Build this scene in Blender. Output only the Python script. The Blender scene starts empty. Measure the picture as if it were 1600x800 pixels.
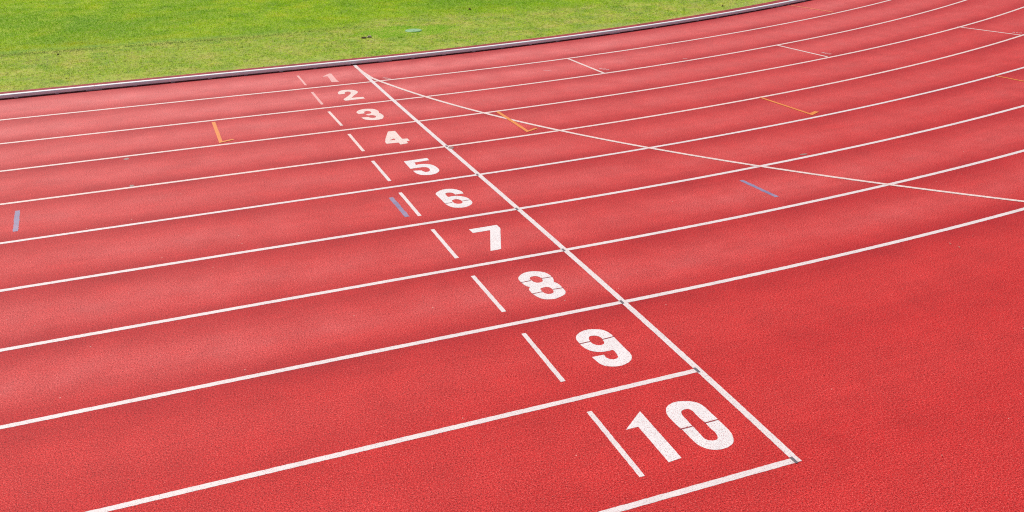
import bpy, bmesh, math, random
import numpy as np
from mathutils import Vector, Matrix

# ------------------------------------------------------------------ scene, camera, light, exposure
scene = bpy.context.scene
COL = scene.collection
R = math.radians

cam_data = bpy.data.cameras.new('camera')
cam_data.sensor_fit = 'HORIZONTAL'
cam_data.sensor_width = 36.0
cam_data.lens = 36.0 * 1550.22 / 1600.0
cam_data.clip_start = 0.1
cam_data.clip_end = 6000.0
cam = bpy.data.objects.new('camera', cam_data)
COL.objects.link(cam)
PIT, YAW, ROLL = 0.4230573, 1.1900086, -0.0100641
fwd = Vector((math.cos(YAW)*math.cos(PIT), math.sin(YAW)*math.cos(PIT), -math.sin(PIT)))
rt = Vector((math.sin(YAW), -math.cos(YAW), 0))
up = rt.cross(fwd)
rt2 = math.cos(ROLL)*rt + math.sin(ROLL)*up
up2 = -math.sin(ROLL)*rt + math.cos(ROLL)*up
M = Matrix((rt2, up2, -fwd)).transposed().to_4x4()
M.translation = Vector((-3.78265, -16.56878, 3.95723))
cam.matrix_world = M
scene.camera = cam

SUN_ELEV, SUN_AZ = R(51), R(112)      # azimuth of the sun measured from +X towards +Y
w = bpy.data.worlds.new('World'); scene.world = w; w.use_nodes = True
nt = w.node_tree; nt.nodes.clear()
sky = nt.nodes.new('ShaderNodeTexSky'); sky.sky_type = 'NISHITA'; sky.sun_disc = False
sky.sun_elevation = SUN_ELEV; sky.sun_rotation = math.pi/2 - SUN_AZ
sky.air_density = 1.3; sky.dust_density = 3.0; sky.ozone_density = 1.0
bg = nt.nodes.new('ShaderNodeBackground'); bg.inputs['Strength'].default_value = 0.10
wo = nt.nodes.new('ShaderNodeOutputWorld')
nt.links.new(sky.outputs[0], bg.inputs[0]); nt.links.new(bg.outputs[0], wo.inputs[0])
sd = bpy.data.lights.new('sun', 'SUN'); sd.energy = 3.6; sd.angle = R(0.55); sd.color = (1.0, 0.965, 0.91)
so = bpy.data.objects.new('sun', sd); COL.objects.link(so)
tosun = Vector((math.cos(SUN_ELEV)*math.cos(SUN_AZ), math.cos(SUN_ELEV)*math.sin(SUN_AZ), math.sin(SUN_ELEV)))
so.rotation_euler = tosun.to_track_quat('Z', 'Y').to_euler()
so.location = (0, 0, 20)
scene.cycles.filter_width = 1.1
scene.cycles.use_denoising = False      # the granules are finer than the denoiser can tell from noise
scene.view_settings.view_transform = 'Standard'
scene.view_settings.look = 'None'
scene.view_settings.exposure = 0.0
scene.view_settings.gamma = 1.0
scene.view_settings.use_curve_mapping = False

# ------------------------------------------------------------------ the oval: straight, then a bend of radius RAD about (XC, RAD)
# every point of the track is given as (s, d): s metres along the kerb from the finish line, d metres outwards from the kerb
RAD, XC = 33.92497, -0.19105
W = 1.22
def P(s, d, z=0.0):
    if s <= XC: return (s, -d, z)
    th = (s - XC)/RAD
    return (XC + (RAD + d)*math.sin(th), RAD - (RAD + d)*math.cos(th), z)
def Pn(s, d):
    th = np.clip((s - XC)/RAD, 0, None)
    x = np.where(s <= XC, s, XC + (RAD + d)*np.sin(th))
    y = np.where(s <= XC, -d, RAD - (RAD + d)*np.cos(th))
    return x, y

# painted outlines, metres on the ground: (x, y, corner)
GLYPHS = {'0':{'outer':[[-0.3256,-11.3031,0],[-0.2758,-11.3322,0],[-0.246,-11.3715,0],[-0.2343,-11.4282,0],[-0.2339,-11.5021,0],[-0.2339,-11.5855,0],[-0.2347,-11.6886,0],[-0.2398,-11.7662,0],[-0.2543,-11.8177,0],[-0.276,-11.8602,0],[-0.3124,-11.8958,0],[-0.3631,-11.9148,0],[-0.4207,-11.9156,0],[-0.4664,-11.8984,0],[-0.5026,-11.8662,0],[-0.5252,-11.8215,0],[-0.5329,-11.7624,0],[-0.5332,-11.7003,0],[-0.5335,-11.6268,0],[-0.539,-11.5497,0],[-0.5394,-11.4623,0],[-0.5344,-11.409,0],[-0.5161,-11.3606,0],[-0.4869,-11.3217,0],[-0.4414,-11.2949,0],[-0.3837,-11.2879,0]],'holes':[[[-0.3544,-11.4061,0],[-0.3417,-11.4398,0],[-0.3452,-11.4887,0],[-0.3438,-11.5503,0],[-0.3396,-11.6066,0],[-0.3435,-11.6749,0],[-0.3394,-11.7296,0],[-0.3506,-11.7772,0],[-0.3714,-11.8046,0],[-0.4034,-11.8096,0],[-0.4321,-11.7945,0],[-0.4471,-11.7676,0],[-0.4468,-11.7158,0],[-0.4438,-11.6486,0],[-0.4433,-11.5846,0],[-0.4403,-11.5151,0],[-0.4372,-11.4556,0],[-0.4264,-11.421,0],[-0.405,-11.4018,0],[-0.3794,-11.3978,0]]],'gaps':[[[-0.345,-11.6046,0],[-0.2347,-11.602,0]],[[-0.5522,-11.6043,0],[-0.4458,-11.6043,0]]]},'1b':{'outer':[[-0.6912,-11.2935,1],[-0.7086,-11.8979,1],[-0.8118,-11.9071,1],[-0.7978,-11.4618,1],[-0.8956,-11.4633,1]],'holes':[],'gaps':[]},'9':{'outer':[[-0.4374,-10.061,0],[-0.3924,-10.0898,0],[-0.3646,-10.1403,0],[-0.3557,-10.2037,0],[-0.3569,-10.2855,0],[-0.3581,-10.3659,0],[-0.3595,-10.4561,0],[-0.3606,-10.5337,0],[-0.3792,-10.5917,0],[-0.4038,-10.6247,0],[-0.448,-10.6543,0],[-0.5078,-10.6716,0],[-0.5613,-10.6669,0],[-0.6061,-10.6458,0],[-0.6374,-10.6199,0],[-0.6574,-10.571,0],[-0.663,-10.5149,0],[-0.6662,-10.4647,1],[-0.5631,-10.4677,1],[-0.5661,-10.5071,0],[-0.5552,-10.5411,0],[-0.5315,-10.5608,0],[-0.4987,-10.5628,0],[-0.474,-10.5406,0],[-0.466,-10.5056,0],[-0.4587,-10.4588,0],[-0.4624,-10.4271,1],[-0.5048,-10.4259,0],[-0.5386,-10.425,0],[-0.5738,-10.4156,0],[-0.6129,-10.3912,0],[-0.6401,-10.354,0],[-0.6572,-10.3073,0],[-0.6627,-10.2653,0],[-0.661,-10.2259,0],[-0.6594,-10.1745,0],[-0.6491,-10.1322,0],[-0.6199,-10.0915,0],[-0.5791,-10.0611,0],[-0.5304,-10.0457,0],[-0.4776,-10.0464,0]],'holes':[[[-0.4962,-10.1558,0],[-0.4672,-10.18,0],[-0.4577,-10.2193,0],[-0.4676,-10.2849,0],[-0.4844,-10.3123,0],[-0.5144,-10.3202,0],[-0.5429,-10.3081,0],[-0.5606,-10.2857,0],[-0.5679,-10.2539,0],[-0.5635,-10.2036,0],[-0.5517,-10.1735,0],[-0.5301,-10.1533,0]]],'gaps':[[[-0.6668,-10.2344,0],[-0.5669,-10.2341,0]],[[-0.46,-10.2412,0],[-0.3477,-10.2337,0]]]},'8':{'outer':[[-0.4493,-8.8203,0],[-0.3963,-8.8564,0],[-0.3654,-8.9031,0],[-0.3518,-8.9753,0],[-0.3598,-9.0374,0],[-0.382,-9.0991,1],[-0.3635,-9.1391,0],[-0.3572,-9.199,0],[-0.3605,-9.2667,0],[-0.3682,-9.3255,0],[-0.4011,-9.3727,0],[-0.4542,-9.3987,0],[-0.5114,-9.4164,0],[-0.5706,-9.4031,0],[-0.6093,-9.3806,0],[-0.6372,-9.3327,0],[-0.6492,-9.2851,0],[-0.6568,-9.2392,0],[-0.6554,-9.1781,0],[-0.6466,-9.1445,0],[-0.6238,-9.1103,1],[-0.6451,-9.0823,0],[-0.6575,-9.0326,0],[-0.6606,-8.98,0],[-0.659,-8.929,0],[-0.6468,-8.8885,0],[-0.615,-8.8495,0],[-0.5674,-8.8166,0],[-0.5111,-8.8045,0]],'holes':[[[-0.4953,-8.9139,0],[-0.4666,-8.9393,0],[-0.4548,-8.9772,0],[-0.4621,-9.0326,0],[-0.4835,-9.0557,0],[-0.5236,-9.0579,0],[-0.5496,-9.0275,0],[-0.5569,-8.9921,0],[-0.5595,-8.952,0],[-0.5373,-8.9196,0]],[[-0.493,-9.1662,0],[-0.4636,-9.1876,0],[-0.4558,-9.2322,0],[-0.4644,-9.2782,0],[-0.4861,-9.3059,0],[-0.523,-9.3085,0],[-0.547,-9.2885,0],[-0.5578,-9.2507,0],[-0.5558,-9.1958,0],[-0.5396,-9.1714,0]]],'gaps':[[[-0.6635,-8.9937,0],[-0.5628,-8.9891,0]],[[-0.4575,-8.9873,0],[-0.3533,-8.9912,0]],[[-0.6633,-9.2482,0],[-0.5609,-9.2428,0]],[[-0.4515,-9.2386,0],[-0.3544,-9.2414,0]]]},'7':{'outer':[[-0.6756,-7.6158,1],[-0.3664,-7.6147,1],[-0.3638,-7.7109,1],[-0.5531,-8.2124,1],[-0.6656,-8.2149,1],[-0.4805,-7.7208,1],[-0.6683,-7.7189,1]],'holes':[],'gaps':[]},'6':{'outer':[[-0.4599,-6.3969,0],[-0.4146,-6.4337,0],[-0.3822,-6.4905,0],[-0.37,-6.5382,0],[-0.3731,-6.5958,1],[-0.4695,-6.5924,1],[-0.4828,-6.5314,0],[-0.5093,-6.5081,0],[-0.5418,-6.5024,0],[-0.5652,-6.5208,0],[-0.5725,-6.5594,0],[-0.5722,-6.6093,0],[-0.5671,-6.6363,1],[-0.5167,-6.6301,0],[-0.4691,-6.6408,0],[-0.4236,-6.6738,0],[-0.3892,-6.7216,0],[-0.3724,-6.7861,0],[-0.3707,-6.8598,0],[-0.3785,-6.9045,0],[-0.4106,-6.9543,0],[-0.4641,-6.9942,0],[-0.5234,-7.0045,0],[-0.5782,-6.987,0],[-0.6231,-6.9566,0],[-0.6501,-6.9058,0],[-0.6654,-6.8361,0],[-0.6666,-6.7396,0],[-0.6681,-6.6253,0],[-0.6717,-6.533,0],[-0.6674,-6.4849,0],[-0.643,-6.4451,0],[-0.5884,-6.401,0],[-0.5246,-6.3825,0]],'holes':[[[-0.4979,-6.7399,0],[-0.4758,-6.7738,0],[-0.471,-6.8244,0],[-0.4784,-6.8613,0],[-0.509,-6.8847,0],[-0.5401,-6.8776,0],[-0.5636,-6.8483,0],[-0.5711,-6.8051,0],[-0.5664,-6.7588,0],[-0.5357,-6.7349,0]]],'gaps':[[[-0.6644,-6.8168,0],[-0.5825,-6.814,0]],[[-0.4693,-6.8197,0],[-0.3769,-6.8144,0]]]},'5':{'outer':[[-0.6773,-5.2422,1],[-0.373,-5.2321,1],[-0.3761,-5.3237,1],[-0.5684,-5.3363,1],[-0.5778,-5.4342,1],[-0.5352,-5.4283,0],[-0.4721,-5.4394,0],[-0.4136,-5.4814,0],[-0.3825,-5.5439,0],[-0.3697,-5.6303,0],[-0.3727,-5.717,0],[-0.4021,-5.7831,0],[-0.4552,-5.8303,0],[-0.5254,-5.8463,0],[-0.5852,-5.831,0],[-0.6304,-5.8006,0],[-0.6616,-5.7405,0],[-0.6711,-5.6738,0],[-0.6717,-5.6262,1],[-0.5744,-5.6528,1],[-0.5676,-5.6953,0],[-0.5432,-5.7295,0],[-0.5057,-5.7222,0],[-0.4792,-5.6864,0],[-0.4702,-5.6266,0],[-0.4826,-5.5698,0],[-0.517,-5.55,0],[-0.5603,-5.5424,0],[-0.6816,-5.5424,1]],'holes':[],'gaps':[]},'4':{'outer':[[-0.5205,-3.9503,1],[-0.423,-3.9613,1],[-0.4353,-4.342,1],[-0.3645,-4.3624,1],[-0.3673,-4.4598,1],[-0.4092,-4.4685,1],[-0.4174,-4.5545,1],[-0.5243,-4.5726,1],[-0.5237,-4.4811,1],[-0.6817,-4.4681,1],[-0.6778,-4.3835,1],[-0.631,-4.2376,1]],'holes':[[[-0.6101,-4.335,1],[-0.5298,-4.2898,1],[-0.527,-4.3564,1]]],'gaps':[]},'3':{'outer':[[-0.6849,-2.8675,0],[-0.6476,-2.7932,0],[-0.5935,-2.7475,0],[-0.5286,-2.7356,0],[-0.4623,-2.7558,0],[-0.4101,-2.7937,0],[-0.3815,-2.8654,0],[-0.3777,-2.9401,0],[-0.3932,-3.0237,1],[-0.3766,-3.0759,0],[-0.3709,-3.1586,0],[-0.3819,-3.2331,0],[-0.4241,-3.3192,0],[-0.478,-3.3472,0],[-0.5338,-3.3484,0],[-0.5886,-3.3293,0],[-0.6349,-3.2951,0],[-0.6683,-3.2458,0],[-0.6839,-3.1434,1],[-0.5862,-3.1603,1],[-0.5735,-3.2009,0],[-0.5436,-3.2281,0],[-0.507,-3.2303,0],[-0.482,-3.1976,0],[-0.4819,-3.136,0],[-0.5092,-3.0974,0],[-0.5343,-3.0863,0],[-0.569,-3.0851,1],[-0.587,-3.0096,1],[-0.5324,-3.0069,0],[-0.5029,-2.9931,0],[-0.486,-2.9375,0],[-0.4978,-2.8741,0],[-0.5263,-2.856,0],[-0.556,-2.8611,0],[-0.5813,-2.8953,0],[-0.5852,-2.9567,1],[-0.6733,-2.9624,1]],'holes':[],'gaps':[]},'2':{'outer':[[-0.6895,-1.707,0],[-0.6623,-1.6258,0],[-0.6105,-1.5651,0],[-0.5422,-1.5534,0],[-0.4712,-1.5745,0],[-0.4096,-1.6337,0],[-0.385,-1.7286,0],[-0.4082,-1.8117,0],[-0.4627,-1.8902,0],[-0.5121,-1.9698,0],[-0.5632,-2.0575,1],[-0.4309,-2.0623,1],[-0.385,-2.0768,1],[-0.3856,-2.1763,1],[-0.5318,-2.1707,0],[-0.6608,-2.1782,0],[-0.6883,-2.1503,0],[-0.6869,-2.0819,0],[-0.6411,-2.0128,0],[-0.5815,-1.9288,0],[-0.5302,-1.8396,0],[-0.4987,-1.761,0],[-0.5087,-1.688,0],[-0.5396,-1.6701,0],[-0.5803,-1.7039,0],[-0.5957,-1.7797,1],[-0.691,-1.7823,1]],'holes':[],'gaps':[]},'1':{'outer':[[-0.5279,-0.4025,1],[-0.5036,-0.4373,1],[-0.5177,-0.8279,0],[-0.5081,-1.0134,1],[-0.6244,-0.9882,1],[-0.6106,-0.7748,0],[-0.6046,-0.5808,1],[-0.6894,-0.5824,1],[-0.6027,-0.4758,0]],'holes':[],'gaps':[]}}
LINES = {0: [(-5.5, -0.0046), (-0.02, 0.1438), (2.94, 0.055), (9.5, 0.0236), (11.12, 0.0284)], 1: [(-5.43, -0.0203), (-0.01, 0.0653), (2.35, 0.0255), (8.07, 0.0062), (12.31, 0.0263)], 2: [(-5.37, -0.0143), (-0.04, 0.0701), (1.78, 0.0341), (6.78, 0.0086), (13.37, 0.0127)], 3: [(-5.3, -0.0141), (-0.03, 0.0218), (1.26, 0.0349), (5.63, -0.0082), (13.34, 0.0343)], 4: [(-5.23, 0.0113), (-0.03, 0.0398), (0.78, 0.02), (4.55, 0.0226), (10.8, -0.0294)], 5: [(-5.16, 0.0058), (-0.03, -0.0261), (0.33, 0.0086), (3.61, -0.0077), (8.63, -0.0134)], 6: [(-5.09, -0.0082), (-0.03, -0.018), (2.73, -0.0077), (6.79, 0.0104)], 7: [(-5.03, -0.0149), (-0.02, -0.0333), (1.93, -0.0343), (5.25, -0.0116)], 8: [(-4.96, -0.0135), (-0.03, -0.0267), (1.16, -0.0225), (3.84, 0.0077)], 9: [(-4.36, 0.025), (-0.05, 0.0056)], 10: [(-1.42, 0.0338), (-0.07, 0.034)]}
TICKS = [[-1.044, 0.336, -1.044, 1.017], [-1.041, 1.475, -1.045, 2.243], [-1.041, 2.655, -1.03, 3.425], [-1.032, 3.844, -1.035, 4.649], [-1.027, 5.066, -1.029, 5.863], [-1.026, 6.282, -1.03, 7.053], [-1.022, 7.462, -1.025, 8.247], [-1.021, 8.682, -1.02, 9.47], [-1.015, 9.894, -1.029, 10.709], [-1.03, 11.155, -1.048, 11.975]]
MARKS = {'o1': [(-2.646, 2.534), (-2.668, 3.561), (-2.496, 3.471)], 'o2': [(1.184, 3.649), (1.21, 4.743), (1.382, 4.627)], 'o3': [(5.051, 4.535), (5.184, 5.615), (5.345, 5.492)], 'o4': [(9.22, 4.953), (9.355, 5.394)], 'o5': [(10.07, -1.542), (10.392, -0.486)], 'b1': [(-5.037, 5.154), (-5.031, 5.796)], 'b2': [(-1.166, 6.393), (-1.16, 7.023)], 'b3': [(2.738, 7.471), (2.793, 8.088)], 's1': [(3.511, 1.046), (3.609, 2.246)], 's2': [(7.416, 1.64), (7.652, 2.786)], 's3': [(11.584, 1.73), (12.085, 2.853)], 'sq4': [(-0.012, 4.918)], 'sq5': [(-0.01, 6.044)], 'sq6': [(-0.016, 7.284)], 'sq7': [(-0.001, 8.493)], 'sq8': [(0.003, 9.716)], 'sq9': [(-0.013, 10.963)], 'sq10': [(-0.042, 12.212)], 'g1': [(-3.85, 3.744)], 'g2': [(-3.84, 4.813)], 'g3': [(3.989, 6.981)], 'g4': [(0.036, 4.968)], 'sc1': [(2.781, 1.658), (2.888, 1.755)], 'sc2': [(5.315, 1.878), (5.393, 1.898)], 't1': [(0.187, 1.061), (0.278, 1.193)], 't2': [(3.666, 1.935), (3.766, 2.101)], 't3': [(7.755, 2.48), (7.811, 2.67)], 't4': [(12.11, 2.575), (12.213, 2.719)], 'cover': [(1.603, -2.513), (1.936, -2.395)], 'covv': [(1.811, -2.591), (1.702, -2.23)], 'clod': [(0.756, -2.138)], 'cl2': [(3.55, -4.074)], 'cl3': [(8.699, -2.097)], 'cl4': [(-4.725, -3.038)], 'cl5': [(-4.003, -3.378)], 'f': [(3.569, 9.856), (3.59, 9.951), (3.929, 9.783), (2.82, 11.437), (0.897, 12.552)]}
for k in (9, 10):       # the two outermost lanes belong to the straight only
    LINES[k] = [(-60, LINES[k][0][1])] + LINES[k] + [(0.03, LINES[k][-1][1])]
def finish_x(d): return -0.00023976*d**3 + 0.00389589*d**2 - 0.0130297*d - 0.0065372
def line_off(k, s):
    pts = LINES[k]
    a = np.array(pts)
    if len(a) >= 3 and k < 9:
        c = np.polyfit(a[:, 0], a[:, 1], 2 if k else 1)
        return float(np.polyval(c, min(max(s, a[0, 0]), a[-1, 0]))) if k else 0.0
    return float(np.interp(s, a[:, 0], a[:, 1]))
def line_d(k, s): return 1.22*k - 0.025 + line_off(k, s)

# ------------------------------------------------------------------ helpers
def tag(o, label=None, cat=None, group=None, kind=None):
    if label: o['label'] = label
    if cat: o['category'] = cat
    if group: o['group'] = group
    if kind: o['kind'] = kind
    return o
def mesh_obj(name, verts, faces, mat, parent=None, smooth=False):
    me = bpy.data.meshes.new(name); me.from_pydata(verts, [], faces); me.update()
    if mat: me.materials.append(mat)
    if smooth:
        for p in me.polygons: p.use_smooth = True
    o = bpy.data.objects.new(name, me); COL.objects.link(o)
    if parent: o.parent = parent
    return o
def bm_obj(name, bm, mat, parent=None, smooth=False):
    me = bpy.data.meshes.new(name); bm.to_mesh(me); bm.free()
    if mat: me.materials.append(mat)
    if smooth:
        for p in me.polygons: p.use_smooth = True
    o = bpy.data.objects.new(name, me); COL.objects.link(o)
    if parent: o.parent = parent
    return o
def ribbon(name, left, right, mat, z, parent=None):
    """a flat strip of paint between two polylines"""
    n = len(left); v = [(p[0], p[1], z) for p in left] + [(p[0], p[1], z) for p in right]
    f = [(i, n+i, n+i+1, i+1) for i in range(n-1)]
    o = mesh_obj(name, v, f, mat, parent)
    if o.data.polygons[0].normal.z < 0: o.data.flip_normals()
    return o
rng = random.Random(7)
def strip(name, pts, width, mat, z, jit=0.0016, step=0.02, parent=None):
    """a painted line along pts (x, y), its edges roughened by the granules underneath"""
    P2 = [Vector(p[:2]) for p in pts]; L, Rr = [], []
    seg = []
    for a, b in zip(P2, P2[1:]):
        n = max(1, int((b-a).length/step))
        for i in range(n): seg.append(a.lerp(b, i/n))
    seg.append(P2[-1])
    for i, p in enumerate(seg):
        a = seg[max(0, i-1)]; b = seg[min(len(seg)-1, i+1)]
        t = (b-a).normalized(); nrm = Vector((-t.y, t.x)); h = width/2
        L.append(p + nrm*(h + rng.uniform(-jit, jit))); Rr.append(p - nrm*(h + rng.uniform(-jit, jit)))
    return ribbon(name, L, Rr, mat, z, parent)

# ------------------------------------------------------------------ materials
class N:
    def __init__(s, name):
        s.m = bpy.data.materials.new(name); s.m.use_nodes = True; s.t = s.m.node_tree; s.t.nodes.clear()
        s.out = s.t.nodes.new('ShaderNodeOutputMaterial')
    def add(s, kind, **kw):
        n = s.t.nodes.new(kind)
        for k, v in kw.items(): setattr(n, k, v)
        return n
    def link(s, a, b): s.t.links.new(a, b)
    def val(s, sock, v):
        if hasattr(v, 'links') or isinstance(v, bpy.types.NodeSocket): s.link(v, sock)
        else: sock.default_value = v
    def math(s, op, a, b=0.0, clamp=False):
        n = s.add('ShaderNodeMath', operation=op, use_clamp=clamp); s.val(n.inputs[0], a); s.val(n.inputs[1], b); return n.outputs[0]
    def noise(s, vec, scale, detail=2.0, rough=0.5):
        n = s.add('ShaderNodeTexNoise'); s.link(vec, n.inputs['Vector']); n.inputs['Scale'].default_value = scale
        n.inputs['Detail'].default_value = detail; n.inputs['Roughness'].default_value = rough; return n.outputs['Fac']
    def ramp(s, fac, stops, interp='LINEAR'):
        n = s.add('ShaderNodeValToRGB'); s.link(fac, n.inputs[0]); e = n.color_ramp; e.interpolation = interp
        while len(e.elements) < len(stops): e.elements.new(0.5)
        for el, (p, c) in zip(e.elements, stops):
            el.position = p; el.color = (c, c, c, 1) if isinstance(c, (int, float)) else (*c, 1)
        return n.outputs['Color']
    def mix(s, fac, a, b, mode='MIX'):
        n = s.add('ShaderNodeMix', data_type='RGBA', blend_type=mode)
        s.val(n.inputs[0], fac)
        for i, v in ((6, a), (7, b)):
            if isinstance(v, tuple): n.inputs[i].default_value = (*v, 1)
            else: s.link(v, n.inputs[i])
        return n.outputs[2]
    def bsdf(s, col, rough=0.7, spec=0.5, metal=0.0, normal=None):
        b = s.add('ShaderNodeBsdfPrincipled')
        if isinstance(col, tuple): b.inputs['Base Color'].default_value = (*col, 1)
        else: s.link(col, b.inputs['Base Color'])
        s.val(b.inputs['Roughness'], rough); b.inputs['Specular IOR Level'].default_value = spec
        b.inputs['Metallic'].default_value = metal
        if normal is not None: s.link(normal, b.inputs['Normal'])
        s.b = b
        return b.outputs[0]
    def bump(s, h, dist, strength=1.0):
        n = s.add('ShaderNodeBump'); s.link(h, n.inputs['Height']); n.inputs['Distance'].default_value = dist
        n.inputs['Strength'].default_value = strength; return n.outputs[0]
    def coords(s): return s.add('ShaderNodeTexCoord')

def track_material():
    a = N('red_rubber_granules'); tc = a.coords(); obj = tc.outputs['Object']
    uv = a.add('ShaderNodeSeparateXYZ'); a.link(tc.outputs['UV'], uv.inputs[0]); d = uv.outputs['Y']
    # coarse rubber granules, three grain sizes
    g1 = a.noise(obj, 240, 1.5, 0.6); g2 = a.noise(obj, 130, 1.0, 0.5); g3 = a.noise(obj, 60, 1.0, 0.5)
    grain = a.math('ADD', a.math('ADD', a.math('MULTIPLY', g1, .42), a.math('MULTIPLY', g2, .44)), a.math('MULTIPLY', g3, .14))
    gr = a.ramp(grain, [(0.33, 0.0), (0.5, 0.5), (0.67, 1.0)])
    base = a.ramp(grain, GRAIN)
    # dust that feet work into the middle of the inner lanes
    wob = a.math('MULTIPLY', a.math('SUBTRACT', a.noise(obj, 0.55, 2.0), 0.5), 0.30)
    lane = a.math('FRACT', a.math('ADD', a.math('DIVIDE', a.math('ADD', d, wob), 1.22), 0.0))
    lane0 = a.math('FRACT', a.math('DIVIDE', d, 1.22))
    prof = a.ramp(lane, [(0.0, 0.10), (0.12, 0.12), (0.46, 1.0), (0.62, 0.85), (0.90, 0.10), (1.0, 0.10)], 'B_SPLINE')
    dirt = a.ramp(lane0, [(0.0, 0.80), (0.12, 0.55), (0.34, 0.0), (0.72, 0.0), (0.90, 0.65), (1.0, 0.85)])
    dirt = a.math('MULTIPLY', dirt, a.ramp(a.noise(obj, 0.7, 3.0, 0.6), [(0.35, 0.45), (0.6, 1.0)]))
    inner = a.ramp(a.math('DIVIDE', a.math('ADD', d, a.math('MULTIPLY', wob, 0.6)), 14.0), INNER)
    big = a.ramp(a.noise(obj, 0.33, 3.0, 0.55), [(0.34, 0.55), (0.66, 1.0)])
    big2 = a.ramp(a.noise(obj, 2.3, 3.0, 0.6), [(0.3, 0.55), (0.7, 1.0)])
    # fine dust plus painted sheen, thickest along the kerb, thinner round the bend
    dust_sheen = a.ramp(a.math('DIVIDE', d, 14.0), [(0.0, 0.54), (0.12, 0.36), (0.30, 0.14), (0.50, 0.03), (0.70, 0.0), (1.0, 0.0)])
    away = a.ramp(a.math('ADD', a.math('DIVIDE', uv.outputs['X'], 24.0), 0.30), [(0.0, 1.0), (0.30, 0.90), (0.60, 0.62), (1.0, 0.45)])
    dust = a.math('ADD', a.math('MULTIPLY', a.math('MULTIPLY', prof, inner), a.math('MULTIPLY', big, big2)), dust_sheen)
    dust = a.math('MULTIPLY', dust, away, True)
    dustc = a.ramp(grain, DUSTG)
    col = a.mix(a.math('MULTIPLY', dust, DUST_MAX), base, dustc)
    dk = a.math('MULTIPLY', a.math('MULTIPLY', dirt, a.ramp(a.math('DIVIDE', d, 14.0), [(0, 1.0), (.70, .9), (.78, .25), (1, 0)])), DIRT)
    col = a.mix(dk, col, (0.33, 0.014, 0.020))
    sm = a.add('ShaderNodeMapping'); a.link(tc.outputs['UV'], sm.inputs[0]); sm.inputs['Scale'].default_value = (0.7, 7.0, 1)
    stk = a.noise(sm.outputs[0], 1.6, 5.0, 0.72)
    col = a.mix(1.0, col, a.ramp(stk, [(0.32, 0.95), (0.5, 1.0), (0.68, 1.05)]), 'MULTIPLY')
    # faint tyre and foot blotches over everything
    bl = a.ramp(a.noise(obj, 2.4, 5.0, 0.65), [(0.3, 0.90), (0.7, 1.08)])
    col = a.mix(1.0, col, bl, 'MULTIPLY')
    sc = a.noise(obj, 88, 2.0, 0.7)
    col = a.mix(1.0, col, a.ramp(sc, [(0.34, 0.36), (0.44, 0.90), (0.56, 1.02), (0.68, 1.30)]), 'MULTIPLY')
    sc2 = a.noise(obj, 120, 2.0, 0.8)
    col = a.mix(a.math('MULTIPLY', a.ramp(sc2, [(0.60, 0.0), (0.72, 1.0)]), 0.45), col, (0.86, 0.34, 0.30))
    # rare pale grains
    v = a.add('ShaderNodeTexVoronoi'); a.link(obj, v.inputs['Vector']); v.inputs['Scale'].default_value = 9.0
    sp = a.math('LESS_THAN', v.outputs['Distance'], 0.045)
    vs = a.add('ShaderNodeSeparateColor'); a.link(v.outputs['Color'], vs.inputs[0])
    sp = a.math('MULTIPLY', sp, a.math('GREATER_THAN', vs.outputs[0], 0.86))
    col = a.mix(a.math('MULTIPLY', sp, 0.75), col, (0.75, 0.55, 0.45))
    bmp = a.bump(grain, 0.006, 0.8)
    a.link(a.bsdf(col, 0.62, 0.10, 0, bmp), a.out.inputs[0])
    return a.m

GRAIN = [(0.37, (0.20, 0.004, 0.008)), (0.46, (0.50, 0.018, 0.018)), (0.54, (0.64, 0.036, 0.033)), (0.64, (0.80, 0.14, 0.12))]
DUSTG = [(0.37, (0.40, 0.06, 0.06)), (0.46, (0.68, 0.16, 0.155)), (0.54, (0.80, 0.22, 0.21)), (0.64, (0.90, 0.40, 0.36))]
INNER = [(0.0, 1.0), (0.10, 0.88), (0.22, 0.66), (0.42, 0.56), (0.66, 0.62), (0.705, 0.13), (0.80, 0.06), (1.0, 0.03)]
DUST_MAX = 0.85
DIRT = 0.80

def paint(name, c, worn=(0.45, 0.06, 0.07), lo=0.30, hi=0.36, amount=0.9, c2=None, worn2=0.0):
    """paint sprayed on the granules: it misses the pits between the grains, and rubs off where worn"""
    a = N(name); obj = a.coords().outputs['Object']
    g1 = a.noise(obj, 230, 1.5, 0.6); g2 = a.noise(obj, 110, 1.0, 0.5)
    grain = a.math('ADD', a.math('MULTIPLY', g1, .55), a.math('MULTIPLY', g2, .45))
    pit = a.ramp(grain, [(lo, 1.0), (hi, 0.0)])
    pit2 = a.ramp(a.noise(obj, 150, 1.0, 0.5), [(0.30, 1.0), (0.345, 0.0)])
    cc = a.ramp(a.noise(obj, 5, 3.0, 0.6), [(0.3, tuple(x*0.90 for x in c)), (0.7, c2 or c)])
    tint = a.ramp(grain, [(0.36, 0.0), (0.50, 1.0)])
    cc = a.mix(tint, a.mix(0.28, cc, worn), cc)
    col = a.mix(a.math('MULTIPLY', pit, amount), cc, worn)
    col = a.mix(a.math('MULTIPLY', pit2, amount), col, (0.10, 0.07, 0.07))
    if worn2:
        rub = a.ramp(a.noise(obj, 60, 3.0, 0.7), [(0.40 + 0.25*(1-worn2), 0.0), (0.52 + 0.25*(1-worn2), 1.0)])
        col = a.mix(a.math('MULTIPLY', rub, 0.9), col, worn)
    a.link(a.bsdf(col, 0.55, 0.4, 0, a.bump(grain, 0.004, 0.5)), a.out.inputs[0])
    return a.m
M_TRACK = track_material()
M_WHITE = paint('white_line_paint', (0.78, 0.69, 0.665), lo=0.34, hi=0.41)
M_LINE1 = paint('rubbed_line_paint', (0.84, 0.66, 0.60), lo=0.36, hi=0.44)
M_DIGIT2 = paint('dusty_number_paint', (0.84, 0.68, 0.61), worn=(0.55, 0.14, 0.13), lo=0.38, hi=0.46)
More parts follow.
